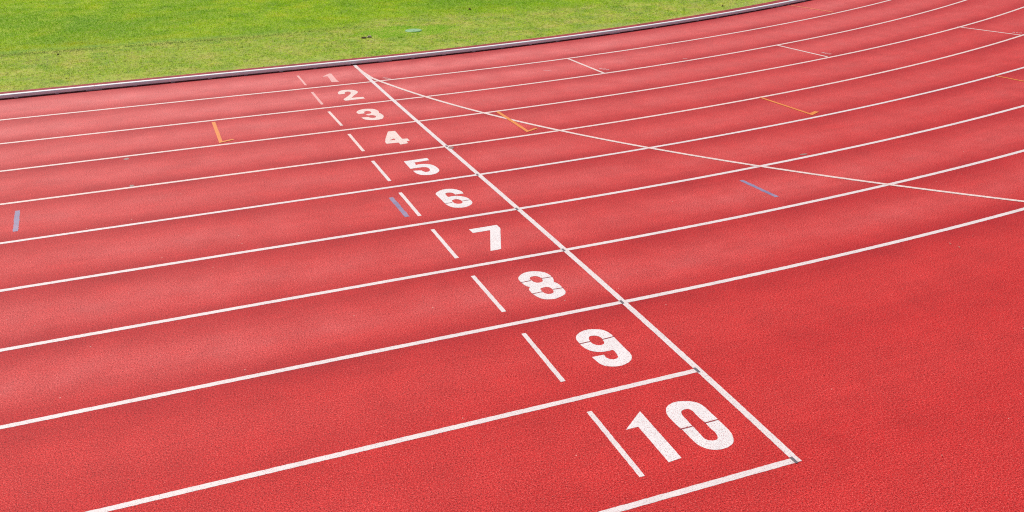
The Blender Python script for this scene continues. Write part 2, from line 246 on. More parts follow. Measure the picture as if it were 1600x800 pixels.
M_DIGIT = paint('white_number_paint', (0.82, 0.765, 0.745), lo=0.37, hi=0.43)
M_FADED = paint('faded_white_paint', (0.80, 0.44, 0.40), worn=(0.70, 0.22, 0.21), lo=0.38, hi=0.52)
M_ORANGE = paint('orange_mark_paint', (0.80, 0.25, 0.03), worn=(0.5, 0.05, 0.05), lo=0.33, hi=0.42)
M_FAINTO = paint('faint_orange_paint', (0.86, 0.28, 0.08), worn=(0.62, 0.13, 0.14), lo=0.36, hi=0.48)
M_BLUE = paint('blue_mark_paint', (0.14, 0.18, 0.34), worn=(0.5, 0.12, 0.14), lo=0.36, hi=0.46, c2=(0.27, 0.25, 0.38), worn2=0.35)
M_BLACK = paint('black_marker_paint', (0.13, 0.115, 0.13), worn=(0.30, 0.16, 0.17), lo=0.34, hi=0.44)
M_GREY = paint('grey_residue', (0.26, 0.20, 0.165), worn=(0.42, 0.08, 0.09), lo=0.36, hi=0.50, worn2=0.3)
M_SCUFF = paint('pale_scuff', (0.74, 0.36, 0.34), worn=(0.6, 0.15, 0.16), lo=0.4, hi=0.52, worn2=0.5)
M_TEXT = paint('thin_stencil_paint', (0.72, 0.45, 0.43), worn=(0.55, 0.10, 0.12), lo=0.36, hi=0.48)
def gap_mat():
    a = N('bare_rubber_in_stencil_gap'); a.link(a.bsdf((0.30, 0.045, 0.05), 0.8, 0.3), a.out.inputs[0]); return a.m
M_GAP = gap_mat()
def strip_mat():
    a = N('dark_red_rubber_and_rail_shade'); obj = a.coords().outputs['Object']
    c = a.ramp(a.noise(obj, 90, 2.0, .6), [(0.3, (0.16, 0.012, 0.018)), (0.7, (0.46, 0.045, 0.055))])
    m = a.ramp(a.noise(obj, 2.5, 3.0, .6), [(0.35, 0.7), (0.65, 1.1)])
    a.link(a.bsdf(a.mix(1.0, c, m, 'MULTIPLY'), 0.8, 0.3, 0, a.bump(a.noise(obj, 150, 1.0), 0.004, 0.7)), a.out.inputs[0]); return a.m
M_MARGIN_SHADE = strip_mat()
def alu():
    a = N('brushed_aluminium'); obj = a.coords().outputs['Object']
    c = a.ramp(a.noise(obj, 9, 4.0, .6), [(0.3, (0.80, 0.78, 0.77)), (0.7, (0.90, 0.89, 0.87))])
    r = a.ramp(a.noise(obj, 4, 3.0, .6), [(0.3, 0.30), (0.7, 0.44)])
    a.link(a.bsdf(c, r, 0.5, 0.05, a.bump(a.noise(obj, 14, 3.0), 0.002, 0.3)), a.out.inputs[0]); return a.m
M_ALU = alu()
def foot_mat():
    a = N('dull_foot_plate'); obj = a.coords().outputs['Object']
    c = a.ramp(a.noise(obj, 30, 2.0, .6), [(0.3, (0.50, 0.34, 0.35)), (0.7, (0.70, 0.52, 0.52))])
    a.link(a.bsdf(c, 0.6, 0.4), a.out.inputs[0]); return a.m
M_FOOT = foot_mat()

def grass_material(blades):
    a = N('grass_blade' if blades else 'turf_soil'); obj = a.coords().outputs['Object']
    fl = a.add('ShaderNodeMapping'); a.link(obj, fl.inputs[0]); fl.inputs['Scale'].default_value = (1, 1, 0); v = fl.outputs[0]
    lush = a.add('ShaderNodeAttribute', attribute_name='lush').outputs['Fac']
    edge = a.add('ShaderNodeAttribute', attribute_name='edge').outputs['Fac']
    chalk = a.add('ShaderNodeAttribute', attribute_name='chalk').outputs['Fac']
    bright = a.add('ShaderNodeAttribute', attribute_name='bright').outputs['Fac']
    ridge_shade = a.add('ShaderNodeAttribute', attribute_name='ridge_shade').outputs['Fac']
    n1 = a.noise(v, 1.3, 3.0, .6); n2 = a.noise(v, 0.28, 2.0, .5); n3 = a.noise(v, 14, 2.0, .6); n4 = a.noise(v, 4.0, 3.0, .65)
    lushc = a.ramp(n1, [(0.30, (0.28, 0.52, 0.002)), (0.52, (0.42, 0.64, 0.002)), (0.72, (0.55, 0.66, 0.004))])
    deep = a.ramp(n2, [(0.36, 1.0), (0.50, 0.0)])
    lushc = a.mix(a.math('MULTIPLY', deep, 0.45), lushc, (0.17, 0.44, 0.008))
    n5 = a.noise(v, 1.9, 4.0, 0.65)
    verge = a.ramp(n5, [(0.32, (0.26, 0.50, 0.004)), (0.50, (0.44, 0.61, 0.018)), (0.68, (0.60, 0.62, 0.09))])
    col = a.mix(lush, verge, lushc)
    if blades:
        rnd = a.add('ShaderNodeAttribute', attribute_name='rnd').outputs['Fac']
        dry = a.math('ADD', a.math('MULTIPLY', a.math('SUBTRACT', n4, 0.5), 1.8), a.math('MULTIPLY', a.math('SUBTRACT', n3, 0.5), 1.6))
        dry = a.math('ADD', dry, a.math('MULTIPLY', edge, 0.85))
        dry = a.math('SUBTRACT', dry, a.math('MULTIPLY', lush, 0.52))
        dry = a.math('SUBTRACT', dry, a.math('MULTIPLY', bright, 0.8))
        drift = a.noise(v, 1.7, 4.0, 0.65)
        dry = a.math('ADD', dry, a.math('MULTIPLY', a.math('SUBTRACT', drift, 0.52), 2.2))
        isdry = a.math('GREATER_THAN', a.math('ADD', dry, 0.30), rnd)
        straw = a.ramp(n3, [(0.3, (0.60, 0.48, 0.18)), (0.7, (0.85, 0.76, 0.46))])
        col = a.mix(a.math('MULTIPLY', isdry, 0.85), col, straw)
        var = a.ramp(rnd, [(0.0, 0.70), (0.5, 1.0), (1.0, 1.30)])
        col = a.mix(1.0, col, var, 'MULTIPLY')
        wv = a.add('ShaderNodeVectorMath', operation='ADD'); a.link(v, wv.inputs[0])
        nz = a.add('ShaderNodeTexNoise'); a.link(v, nz.inputs['Vector']); nz.inputs['Scale'].default_value = 30
        nzs = a.add('ShaderNodeVectorMath', operation='SCALE'); a.link(nz.outputs['Color'], nzs.inputs[0]); nzs.inputs['Scale'].default_value = 0.05
        a.link(nzs.outputs[0], wv.inputs[1])
        vo = a.add('ShaderNodeTexVoronoi'); a.link(wv.outputs[0], vo.inputs['Vector']); vo.inputs['Scale'].default_value = 26
        vc = a.add('ShaderNodeSeparateColor'); a.link(vo.outputs['Color'], vc.inputs[0]); cell = vc.outputs[0]
        cv = a.ramp(cell, [(0.0, 0.40), (0.18, 0.85), (0.75, 1.05), (1.0, 1.4)])
        col = a.mix(a.math('SUBTRACT', 1.0, a.math('MULTIPLY', lush, 0.55)), col, a.mix(1.0, col, cv, 'MULTIPLY'))
        pale = a.math('MULTIPLY', a.math('GREATER_THAN', vc.outputs[1], 0.86), a.math('SUBTRACT', 0.55, a.math('MULTIPLY', lush, 0.48)))
        col = a.mix(a.math('MULTIPLY', pale, 0.8), col, (0.90, 0.84, 0.50))
        deepa = a.add('ShaderNodeAttribute', attribute_name='deep').outputs['Fac']
        warm = a.add('ShaderNodeAttribute', attribute_name='warm').outputs['Fac']
        col = a.mix(a.math('MULTIPLY', deepa, 0.6), col, (0.13, 0.42, 0.008))
        col = a.mix(a.math('MULTIPLY', warm, 0.65), col, (0.62, 0.50, 0.02))
        tan = a.ramp(a.noise(v, 3.2, 4.0, 0.7), [(0.42, 0.0), (0.56, 1.0)])
        col = a.mix(a.math('MULTIPLY', a.math('MULTIPLY', edge, tan), 0.75), col, (0.86, 0.76, 0.50))
        # dark and pale tufts
        t1 = a.ramp(a.noise(v, 13, 3.0, .75), [(0.32, 0.35), (0.44, 0.90), (0.56, 1.0), (0.68, 1.45)])
        col = a.mix(a.math('SUBTRACT', 1.0, a.math('MULTIPLY', lush, 0.35)), col, a.mix(1.0, col, t1, 'MULTIPLY'))
        col = a.mix(a.math('MULTIPLY', bright, 0.8), col, (0.27, 0.64, 0.004))
        col = a.mix(a.math('MULTIPLY', chalk, 0.75), col, (0.36, 0.54, 0.24))
        col = a.mix(a.math('MULTIPLY', ridge_shade, 1.1, True), col, (0.09, 0.15, 0.04))  # shade of the ridge at the mown boundary, painted into the blades
        s1 = a.bsdf(col, 0.7, 0.10)
        tr = a.add('ShaderNodeBsdfTranslucent'); a.link(col, tr.inputs[0])
        mx = a.add('ShaderNodeMixShader'); mx.inputs[0].default_value = 0.42
        a.link(s1, mx.inputs[1]); a.link(tr.outputs[0], mx.inputs[2]); a.link(mx.outputs[0], a.out.inputs[0])
    else:
        soil = a.ramp(n3, [(0.3, (0.10, 0.075, 0.04)), (0.7, (0.24, 0.19, 0.10))])
        col = a.mix(0.55, soil, col)
        a.link(a.bsdf(col, 0.9, 0.2, 0, a.bump(n3, 0.02, 0.6)), a.out.inputs[0])
    return a.m
M_BLADE = grass_material(True)
M_SOIL = grass_material(False)

# ------------------------------------------------------------------ ground, turf soil, running track
g = mesh_obj('ground', [(-1500, -1500, -0.12), (1500, -1500, -0.12), (1500, 1500, -0.12), (-1500, 1500, -0.12)], [(0, 1, 2, 3)], None)
def far_mat():
    a = N('far_grass'); obj = a.coords().outputs['Object']
    c = a.ramp(a.noise(obj, 0.4, 4.0, .6), [(0.3, (0.10, 0.20, 0.015)), (0.7, (0.20, 0.27, 0.03))])
    a.link(a.bsdf(c, 0.9, 0.2), a.out.inputs[0]); return a.m
g.data.materials.append(far_mat()); tag(g, kind='structure')

def track_sheet():
    ss = list(np.arange(-60, XC, 1.2)) + list(np.arange(XC, 56, 0.6)); ds = [-0.52, 0, 1, 2, 4, 7, 10, 14, 20, 30]
    v, uvs, f = [], [], []
    for s in ss:
        for d in ds: v.append(P(s, d, 0.0)); uvs.append((s, d))
    m = len(ds)
    for i in range(len(ss)-1):
        for j in range(m-1): f.append((i*m+j, i*m+j+1, (i+1)*m+j+1, (i+1)*m+j))
    o = mesh_obj('running_track', v, f, M_TRACK)
    if o.data.polygons[0].normal.z < 0: o.data.flip_normals()
    ul = o.data.uv_layers.new(name='UVMap')
    for lp in o.data.loops: ul.data[lp.index].uv = uvs[lp.vertex_index]
    tag(o, 'red rubber running track with a bend to the right', kind='structure')
track_sheet()
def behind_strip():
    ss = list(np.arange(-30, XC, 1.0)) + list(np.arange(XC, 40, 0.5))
    o = ribbon('track_margin', [P(s, -0.50) for s in ss], [P(s, -0.012) for s in ss], M_MARGIN_SHADE, 0.004)  # dark rubber margin, carried on under the rail to paint its shade darker
    tag(o, 'narrow dark red rubber margin between the kerb and the grass, with painted shade under the rail', kind='structure')
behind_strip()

# where the mown pitch begins: distance inside the kerb, by s
BS = [-14, -5.7, -4, -1.16, 0.6, 2.69, 5.0, 8.14, 12, 20]
BD = [3.62, 3.53, 3.42, 3.24, 3.35, 3.65, 3.2, 2.57, 2.0, 1.6]
COVER = (1.77, 2.41)     # x, y of the valve cover
npr = np.random.RandomState(5)
def vnoise(x, y, cell, seed):
    r = np.random.RandomState(seed); T = r.rand(256, 256)
    fx, fy = x/cell + 1000, y/cell + 1000; ix, iy = np.floor(fx).astype(int), np.floor(fy).astype(int); u, v = fx-ix, fy-iy
    u = u*u*(3-2*u); v = v*v*(3-2*v); g_ = lambda a, b: T[a % 256, b % 256]
    return (g_(ix, iy)*(1-u) + g_(ix+1, iy)*u)*(1-v) + (g_(ix, iy+1)*(1-u) + g_(ix+1, iy+1)*u)*v
def smooth(a, b, x):
    t = np.clip((x-a)/(b-a), 0, 1); return t*t*(3-2*t)
def grass_fields(s, dd):
    """s along the kerb, dd metres inside it -> lush, edge, chalk, bright, x, y"""
    x, y = Pn(s, -dd)
    n = vnoise(x, y, 0.5, 1) - 0.5; n2 = vnoise(x, y, 1.6, 2) - 0.5
    b = np.interp(s, BS, BD)
    rise = smooth(-0.10 - 0.25*smooth(-1, 2, s), 0.12 + 0.45*smooth(-1, 2, s), dd - b + 0.14*n*(1+2*smooth(-1, 2, s)) + 0.5*n2*smooth(-1, 3, s))
    edge = 1 - smooth(0.46, 0.85, dd + 0.6*n)
    chalk = np.exp(-((dd - b - 0.10)/0.12)**2) * (1 - smooth(-2.5, 1.0, s)) * (0.5 + vnoise(x, y, 0.15, 4)*0.6)
    r = np.hypot((x-COVER[0]+0.15)/1.15, (y-COVER[1])/0.55)
    bright = 1 - smooth(0.55, 1.0, r + 0.5*n)
    return rise, edge, np.clip(chalk, 0, 1), bright, x, y
def set_attrs(me, d):
    for k, a in d.items():
        at = me.attributes.new(k, 'FLOAT', 'POINT'); at.data.foreach_set('value', np.ascontiguousarray(a, dtype=np.float32))
def soil_sheet():
    ss = np.concatenate([np.arange(-40, -12, 1.0), np.arange(-12, 20, 0.2), np.arange(20, 45, 1.0)])
    dd = np.concatenate([np.arange(0.38, 6, 0.12), np.arange(6, 20, 0.5)])
    S, D = np.meshgrid(ss, dd, indexing='ij'); l, e, c, br, x, y = grass_fields(S.ravel(), D.ravel())
    z = -0.012 + 0.012*(vnoise(x, y, 0.35, 9) - 0.5) - 0.03*smooth(0.62, 0.5, D.ravel())*0
    m = len(dd); v = np.stack([x, y, z], 1).tolist()
    f = [(i*m+j, (i+1)*m+j, (i+1)*m+j+1, i*m+j+1) for i in range(len(ss)-1) for j in range(m-1)]
    o = mesh_obj('turf', v, f, M_SOIL)
    if o.data.polygons[0].normal.z < 0: o.data.flip_normals()
    set_attrs(o.data, dict(lush=l, edge=e, chalk=c, bright=br)); tag(o, kind='structure')
soil_sheet()
def grass():
    NA = 900000
    def sample(n, s0, s1, d0, d1):
        return npr.uniform(s0, s1, n), npr.uniform(d0, d1, n)
    A = sample(NA, -8.5, 13.5, 0.39, 11.2)
    B = sample(110000, -16, 22, 0.39, 16.0)
    s = np.concatenate([A[0], B[0]]); dd = np.concatenate([A[1], B[1]])
    # ragged inner edge over the rubber margin
    l, e, c, br, x, y = grass_fields(s, dd)
    keep = dd > 0.435 + 0.07*vnoise(x, y, 0.10, 21) + 0.05*vnoise(x, y, 0.4, 22)
    # thin places and bare patches in the dry verge
    thin = vnoise(x, y, 0.09, 11)*0.6 + vnoise(x, y, 0.45, 12)*0.4
    keep &= (thin > 0.33 - 0.25*l - 0.2*br) | (npr.rand(len(s)) < 0.35)
    keep &= np.hypot(x-COVER[0], y-COVER[1]) > 0.165
    keep &= ((np.hypot((x-0.78)/0.17, (y-2.15)/0.12) > 1.0) | (npr.rand(len(s)) < 0.45))
    s, dd, l, e, c, br, x, y = [q[keep] for q in (s, dd, l, e, c, br, x, y)]
    b_ = np.interp(s, BS, BD); ridge_shade = np.exp(-((dd - b_ + 0.13)/0.10)**2)*(1 - smooth(-2.0, 2.0, s))*(0.4 + 0.8*vnoise(x, y, 0.12, 41))
    n = len(s); rnd = npr.rand(n); az = npr.uniform(0, 2*np.pi, n); far = np.concatenate([np.zeros(NA), np.ones(110000)])[keep]
    clump = vnoise(x, y, 0.05, 31)
    h = (0.010 + 0.016*npr.rand(n))*(0.65 + 0.8*clump)*(1 + 0.15*l) * (1 - 0.35*e); wd = (0.0022 + 0.0018*npr.rand(n))*(1 + 0.5*far)
    ln = h*npr.uniform(0.3, 1.5, n)
    z0 = -0.014 + 0.010*(vnoise(x, y, 0.35, 9) - 0.5)
    ca, sa = np.cos(az), np.sin(az); la = az + npr.uniform(0.6, 2.4, n)
    p = np.empty((n, 3, 3), dtype=np.float32)
    p[:, 0] = np.stack([x - ca*wd, y - sa*wd, z0], 1); p[:, 1] = np.stack([x + ca*wd, y + sa*wd, z0], 1)
    p[:, 2] = np.stack([x + np.cos(la)*ln, y + np.sin(la)*ln, z0 + h], 1)
    me = bpy.data.meshes.new('grass'); me.vertices.add(3*n); me.vertices.foreach_set('co', p.ravel())
    me.loops.add(3*n); me.loops.foreach_set('vertex_index', np.arange(3*n, dtype=np.int32))
    me.polygons.add(n); me.polygons.foreach_set('loop_start', np.arange(0, 3*n, 3, dtype=np.int32)); me.polygons.foreach_set('loop_total', np.full(n, 3, dtype=np.int32))
    me.update(); me.validate()
    set_attrs(me, {k: np.repeat(v, 3) for k, v in dict(lush=l, edge=e, chalk=c, bright=br, rnd=rnd, ridge_shade=ridge_shade, deep=np.exp(-((x+5.0)/1.5)**2-((y-6.5)/1.3)**2), warm=np.exp(-((dd-b_-0.45)/0.30)**2)*(1-smooth(-3.5, -1.0, s))*vnoise(x, y, 0.5, 51)).items()})
    me.materials.append(M_BLADE)
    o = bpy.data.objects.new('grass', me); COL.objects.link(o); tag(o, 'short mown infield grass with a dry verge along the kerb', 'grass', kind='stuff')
grass()

# ------------------------------------------------------------------ the raised aluminium kerb
def kerb():
    root = bpy.data.objects.new('kerb_rail', None); COL.objects.link(root)
    tag(root, 'raised aluminium kerb rail curving between the red track and the grass', 'kerb rail', kind='thing')
    prof = []
    wd, hb, ht, r = 0.080, 0.019, 0.070, 0.019
    def arc(cx, cz, a0, a1, n=5):
        for i in range(n+1):
            a = R(a0 + (a1-a0)*i/n); prof.append((cx + r*math.cos(a), cz + r*math.sin(a)))
    prof.append((-0.026, hb)); arc(-0.026-r, ht-r, 0, 90); arc(-0.026-wd+r, ht-r, 90, 180); prof.append((-0.026-wd, hb))
    joints = [-22.95 + 4.7*i for i in range(13)]
    for a, b in zip(joints, joints[1:]):
        a, b = a + 0.003, b - 0.003; n = max(2, int((b-a)/0.3)); v, f = [], []; m = len(prof)
        for i in range(n+1):
            s = a + (b-a)*i/n
            for (d, z) in prof: v.append(P(s, d, z))
        for i in range(n):
            for j in range(m-1): f.append((i*m+j, (i+1)*m+j, (i+1)*m+j+1, i*m+j+1))
            f.append((i*m+m-1, (i+1)*m+m-1, (i+1)*m, i*m))
        f.append(tuple(range(m))); f.append(tuple(n*m + j for j in reversed(range(m))))
        o = mesh_obj('rail_section', v, f, M_ALU, root)
        bm = bmesh.new(); bm.from_mesh(o.data); bmesh.ops.recalc_face_normals(bm, faces=bm.faces); bm.to_mesh(o.data); bm.free()
        for p in o.data.polygons: p.use_smooth = len(p.vertices) == 4
        try: o.data.set_sharp_from_angle(angle=R(40))
        except Exception: pass
    def box(name, s0, s1, d0, d1, z0, z1):
        v = [P(s, d, z) for s in (s0, s1) for d in (d0, d1) for z in (z0, z1)]
        f = [(0, 1, 3, 2), (4, 6, 7, 5), (0, 4, 5, 1), (2, 3, 7, 6), (0, 2, 6, 4), (1, 5, 7, 3)]
        o = mesh_obj(name, v, f, M_FOOT, root)
        bm = bmesh.new(); bm.from_mesh(o.data); bmesh.ops.recalc_face_normals(bm, faces=bm.faces)
        bmesh.ops.bevel(bm, geom=list(bm.edges), offset=0.002, segments=1, affect='EDGES'); bm.to_mesh(o.data); bm.free()
    for j in joints[1:-1]:
        box('joint_foot', j - 0.13, j + 0.11, -0.104, -0.0215, 0.0045, 0.0255)
    s = -16.2
    feet = 0
    while s < 24 and feet < 70:
        if all(abs(s-j) > 0.25 for j in joints):
            box('foot', s - 0.03, s + 0.03, -0.104, -0.0215, 0.0045, 0.0250); feet += 1
        s += 0.575
kerb()

# ------------------------------------------------------------------ lane lines
ORD = {1: '1 and 2', 2: '2 and 3', 3: '3 and 4', 4: '4 and 5', 5: '5 and 6', 6: '6 and 7', 7: '7 and 8', 8: '8 and 9', 9: '9 and 10'}
for k in range(1, 11):
    if k <= 8:
        ss = list(np.arange(-45, -6, 1.0)) + list(np.arange(-6, 16, 0.10)) + list(np.arange(16, 45, 0.4))
    else:
        e = finish_x(W*k) - 0.004
        ss = list(np.arange(-45, -6, 1.0)) + list(np.arange(-6, e, 0.1)) + [e]
    pts = [P(s, line_d(k, s)) if k <= 8 else (s, -line_d(k, s)) for s in ss]
    # fine steps only where the camera sees the edge
    a = [p for p, s in zip(pts, ss)]
    o = strip('lane_line', a, 0.050 if k < 6 else 0.053, M_WHITE if k > 4 else M_LINE1, 0.001, jit=0.0017, step=0.025)
    if k <= 7: lab = 'white lane line separating the lanes numbered ' + ORD[k] + ', bending beyond the finish line'
    elif k == 8: lab = 'white lane line separating lanes 8 and 9, outermost line of the bend'
    elif k == 9: lab = 'white lane line separating lanes 9 and 10, ending at the finish line'
    else: lab = 'outermost white line of the straight below the number 10, nearest the camera'
    tag(o, lab, 'lane line', 'white lane lines of the track', 'thing')

# finish line
ds = np.arange(-0.018, 12.235, 0.1)
fl = strip('finish_line', [(finish_x(d), -d) for d in list(ds) + [12.235]], 0.055, M_WHITE, 0.002)
tag(fl, 'straight white finish line crossing all ten lanes from the kerb', 'finish line', kind='thing')
# curved start line
pc = [-4.726891e-05, 0.001388746, 0.033894286, 0.180850641, -0.181292338]
cp = [(-0.02, -0.12), (0.0, -0.62)] + [(float(np.polyval(pc, d)), -d) for d in np.arange(1.0, 12.3, 0.15)]
cl = strip('curved_start_line', cp, 0.052, M_LINE1, 0.003)
tag(cl, 'thin curved white start line sweeping outwards from the finish line', 'start line', kind='thing')

# short ticks before the numbers
for i, t in enumerate(TICKS):
    o = strip('tick_mark', [(t[0], -t[1]), (t[2], -t[3])], 0.040 if i else 0.034, M_WHITE if i > 3 else (M_LINE1 if i > 1 else M_FADED), 0.001)
    tag(o, 'short white tick across the lane left of the painted number %d' % (i+1), 'tick mark', 'short white ticks left of the lane numbers', 'thing')

# ------------------------------------------------------------------ lane numbers
def curve_pts(pl):
    """closed outline: Catmull-Rom through smooth points, straight into corners (third value 1)"""
    n = len(pl); out = []
    for i in range(n):
        p0, p1, p2, p3 = pl[i-1], pl[i], pl[(i+1) % n], pl[(i+2) % n]
        out.append((p1[0], p1[1]))
        if p1[2] and p2[2]: K = 1
        else: K = 5
        a0 = p1 if p1[2] else p0; a3 = p2 if p2[2] else p3
        for q in range(1, K):
            t = q/K; r = []
            for c in (0, 1):
                m1 = (p2[c]-a0[c])/2; m2 = (a3[c]-p1[c])/2; t2, t3 = t*t, t*t*t
                r.append((2*t3-3*t2+1)*p1[c] + (t3-2*t2+t)*m1 + (-2*t3+3*t2)*p2[c] + (t3-t2)*m2)
            out.append(tuple(r))
    return out
def densify(pl, step=0.012, jit=0.0011):
    out = []
    for a, b in zip(pl, pl[1:] + pl[:1]):
        L = math.hypot(b[0]-a[0], b[1]-a[1]); n = max(1, int(L/step))
        for i in range(n):
            t = i/n; out.append((a[0]+(b[0]-a[0])*t + rng.uniform(-jit, jit), a[1]+(b[1]-a[1])*t + rng.uniform(-jit, jit)))
    return out
def glyph(name, gl, mat, z, parent=None):
    bm = bmesh.new(); edges = []
    for loop in [gl['outer']] + gl['holes']:
        pts = densify(curve_pts(loop)); vs = [bm.verts.new((x, y, z)) for x, y in pts]
        for a, b in zip(vs, vs[1:] + vs[:1]): edges.append(bm.edges.new((a, b)))
    bmesh.ops.triangle_fill(bm, use_beauty=True, use_dissolve=False, edges=edges, normal=(0, 0, 1))
    for f in bm.faces:
        f.normal_update()
        if f.normal.z < 0: f.normal_flip()
    o = bm_obj(name, bm, mat, parent)
    for gp in gl['gaps']:
        strip('stencil_gap', [gp[0][:2], gp[1][:2]], 0.012, M_GAP, z + 0.001, jit=0.0008, parent=o)
    return o
WHERE = {'1': 'smallest looking and palest, beside the kerb', '2': 'on the red rubber, two lanes from the kerb', '3': 'on the red rubber, third lane from the kerb',
         '4': 'worn and smudged, its centre almost closed', '5': 'between the numbers 4 and 6', '6': 'beside a faded blue mark',
         '7': 'with an upright stem and no curves', '8': 'split by thin stencil gaps, between 7 and 9', '9': 'in the second lane from the camera'}
for k in '123456789':
    o = glyph('lane_number', GLYPHS[k], M_FADED if k == '1' else (M_DIGIT2 if k in '234' else M_DIGIT), 0.001)
    tag(o, 'white painted number %s %s' % (k, WHERE[k]), 'lane number', 'white lane numbers before the finish line', 'thing')
root = bpy.data.objects.new('lane_number', None); root.location = (-0.55, -11.6, 0.003); COL.objects.link(root); bpy.context.view_layer.update()
tag(root, 'large white painted number 10 in the lane nearest the camera', 'lane number', 'white lane numbers before the finish line', 'thing')
for gk in ('1b', '0'):
    o = glyph('digit', GLYPHS[gk], M_DIGIT, 0.001, root); o.matrix_parent_inverse = root.matrix_world.inverted()

# ------------------------------------------------------------------ stagger lines and their little stencilled words, relay marks, marker squares
def ln(a): return [(p[0], -p[1]) for p in a]
for key, lab in (('s1', '2'), ('s2', '3'), ('s3', '4')):
    o = strip('stagger_line', ln(MARKS[key]), 0.045, M_LINE1, 0.002)
    tag(o, 'slanting white stagger line across lane %s beyond the finish line' % lab, 'stagger line', 'white stagger lines in the bend', 'thing')
SEG = {'8': [((0, 0), (1, 0), (1, 2), (0, 2), (0, 0)), ((0, 1), (1, 1))], '0': [((0, 0), (1, 0), (1, 2), (0, 2), (0, 0))]}
def small_word(p0, p1, word, lab):
    """p0 -> p1: baseline of a stencilled word, in metres on the ground"""
    a = Vector((p0[0], p0[1])); b = Vector((p1[0], p1[1])); t = (b-a).normalized(); u = Vector((-t.y, t.x))
    root = bpy.data.objects.new('stencilled_word', None); root.location = (a.x, a.y, 0.003); COL.objects.link(root); bpy.context.view_layer.update()
    L = (b-a).length; cw = L/len(word)*0.62; hh = cw*0.85; th = cw*0.30
    for i, ch in enumerate(word):
        bm = bmesh.new(); o0 = a + t*(L*i/len(word))
        def rect(x0, y0, x1, y1):
            q = [o0 + t*x + u*y for x, y in ((x0, y0), (x1, y0), (x1, y1), (x0, y1))]
            bm.faces.new([bm.verts.new((c.x, c.y, 0.001)) for c in q])
        H = 2*hh
        # one connected outline made of butted bars
        xs = [0, th, cw-th, cw]; ys = [0, th, H/2-th/2, H/2+th/2, H-th, H]
        grid = {}
        for xi in range(3):
            for yi in range(5):
                on = xi != 1 or yi in (0, 4) or (yi == 2 and ch == '8')
                if on:
                    vs = []
                    for (cx, cy) in ((xi, yi), (xi+1, yi), (xi+1, yi+1), (xi, yi+1)):
                        if (cx, cy) not in grid:
                            c = o0 + t*xs[cx] + u*ys[cy]; grid[(cx, cy)] = bm.verts.new((c.x, c.y, 0.001))
                        vs.append(grid[(cx, cy)])
                    bm.faces.new(vs)
        o = bm_obj('character', bm, M_TEXT, root); o.matrix_parent_inverse = root.matrix_world.inverted()
    tag(root, lab, 'stencilled word', 'tiny pale stencilled words at the stagger lines', 'thing')
def wd(key, word, lab, L=0.30):
    s0, d0 = MARKS[key][0]; p0 = Vector((s0, -d0)); 
    s1, d1 = MARKS[key][1]; p1 = Vector((s1, -d1)); small_word(p0, p1, word, lab)
wd('t1', '800', 'tiny faded stencilled word in the first lane beside the finish line')
wd('t2', '800', 'tiny stencilled word at the outer end of the lane 2 stagger line')
wd('t3', '800', 'tiny stencilled word at the outer end of the lane 3 stagger line')
wd('t4', '800', 'tiny stencilled word at the right edge, on the lane 4 stagger line')

def hook(key, wid, wid2, mat, lab):
    a, b, c = ln(MARKS[key])
    A, B, Cc = Vector(a), Vector(b), Vector(c); t = (B-A).normalized(); nrm = Vector((-t.y, t.x))
    if nrm.dot(Cc-B) < 0: nrm = -nrm
    # stem and foot as one outline, the foot tapering to its tip
    n = 14; pts = []
    for i in range(n+1): pts.append(A.lerp(B, i/n) - nrm*(wid/2 + rng.uniform(-.001, .001)))
    f = (Cc-B).normalized(); un = Vector((-f.y, f.x)); un = un if un.dot(A-B) > 0 else -un
    pts.append(Cc - un*wid2*0.25); pts.append(Cc + un*wid2*0.40)
    K = B + nrm*wid/2 - t*wid2*0.9
    pts.append(K)
    for i in range(1, n+1): pts.append(K.lerp(A + nrm*wid/2, i/n) + nrm*rng.uniform(-.001, .001))
    bm = bmesh.new(); f_ = bm.faces.new([bm.verts.new((p.x, p.y, 0.004)) for p in pts]); f_.normal_update()
    if f_.normal.z < 0: f_.normal_flip()
    bmesh.ops.triangulate(bm, faces=bm.faces[:])
    o = bm_obj('relay_mark', bm, mat)
    tag(o, lab, 'relay mark', 'orange relay marks across the lanes', 'thing')
hook('o1', 0.048, 0.075, M_ORANGE, 'orange hooked mark across the third lane, left of the numbers')
hook('o2', 0.050, 0.075, M_ORANGE, 'orange hooked mark crossed by the curved white start line')
hook('o3', 0.042, 0.10, M_ORANGE, 'orange mark with a thick stub at its outer end, right of centre')
o = strip('relay_mark', ln([MARKS['o4'][0], (9.50, 5.95)]), 0.040, M_ORANGE, 0.004)
tag(o, 'orange mark running out of the photo at the right edge', 'relay mark', 'orange relay marks across the lanes', 'thing')
o = strip('relay_mark', ln(MARKS['o5']), 0.040, M_FAINTO, 0.004)
tag(o, 'very faint orange mark across the first lane in the far bend', 'relay mark', 'orange relay marks across the lanes', 'thing')
for key, wid, lab in (('b1', 0.052, 'faded blue mark at the left edge of the photo'), ('b2', 0.052, 'faded blue mark beside the white tick left of the number 6'),
                      ('b3', 0.055, 'faded blue mark on the bend between the two outer curved lines')):
    o = strip('exchange_mark', ln(MARKS[key]), wid, M_BLUE, 0.001, jit=0.004)
    tag(o, lab, 'blue mark', 'faded blue marks on the lanes', 'thing')

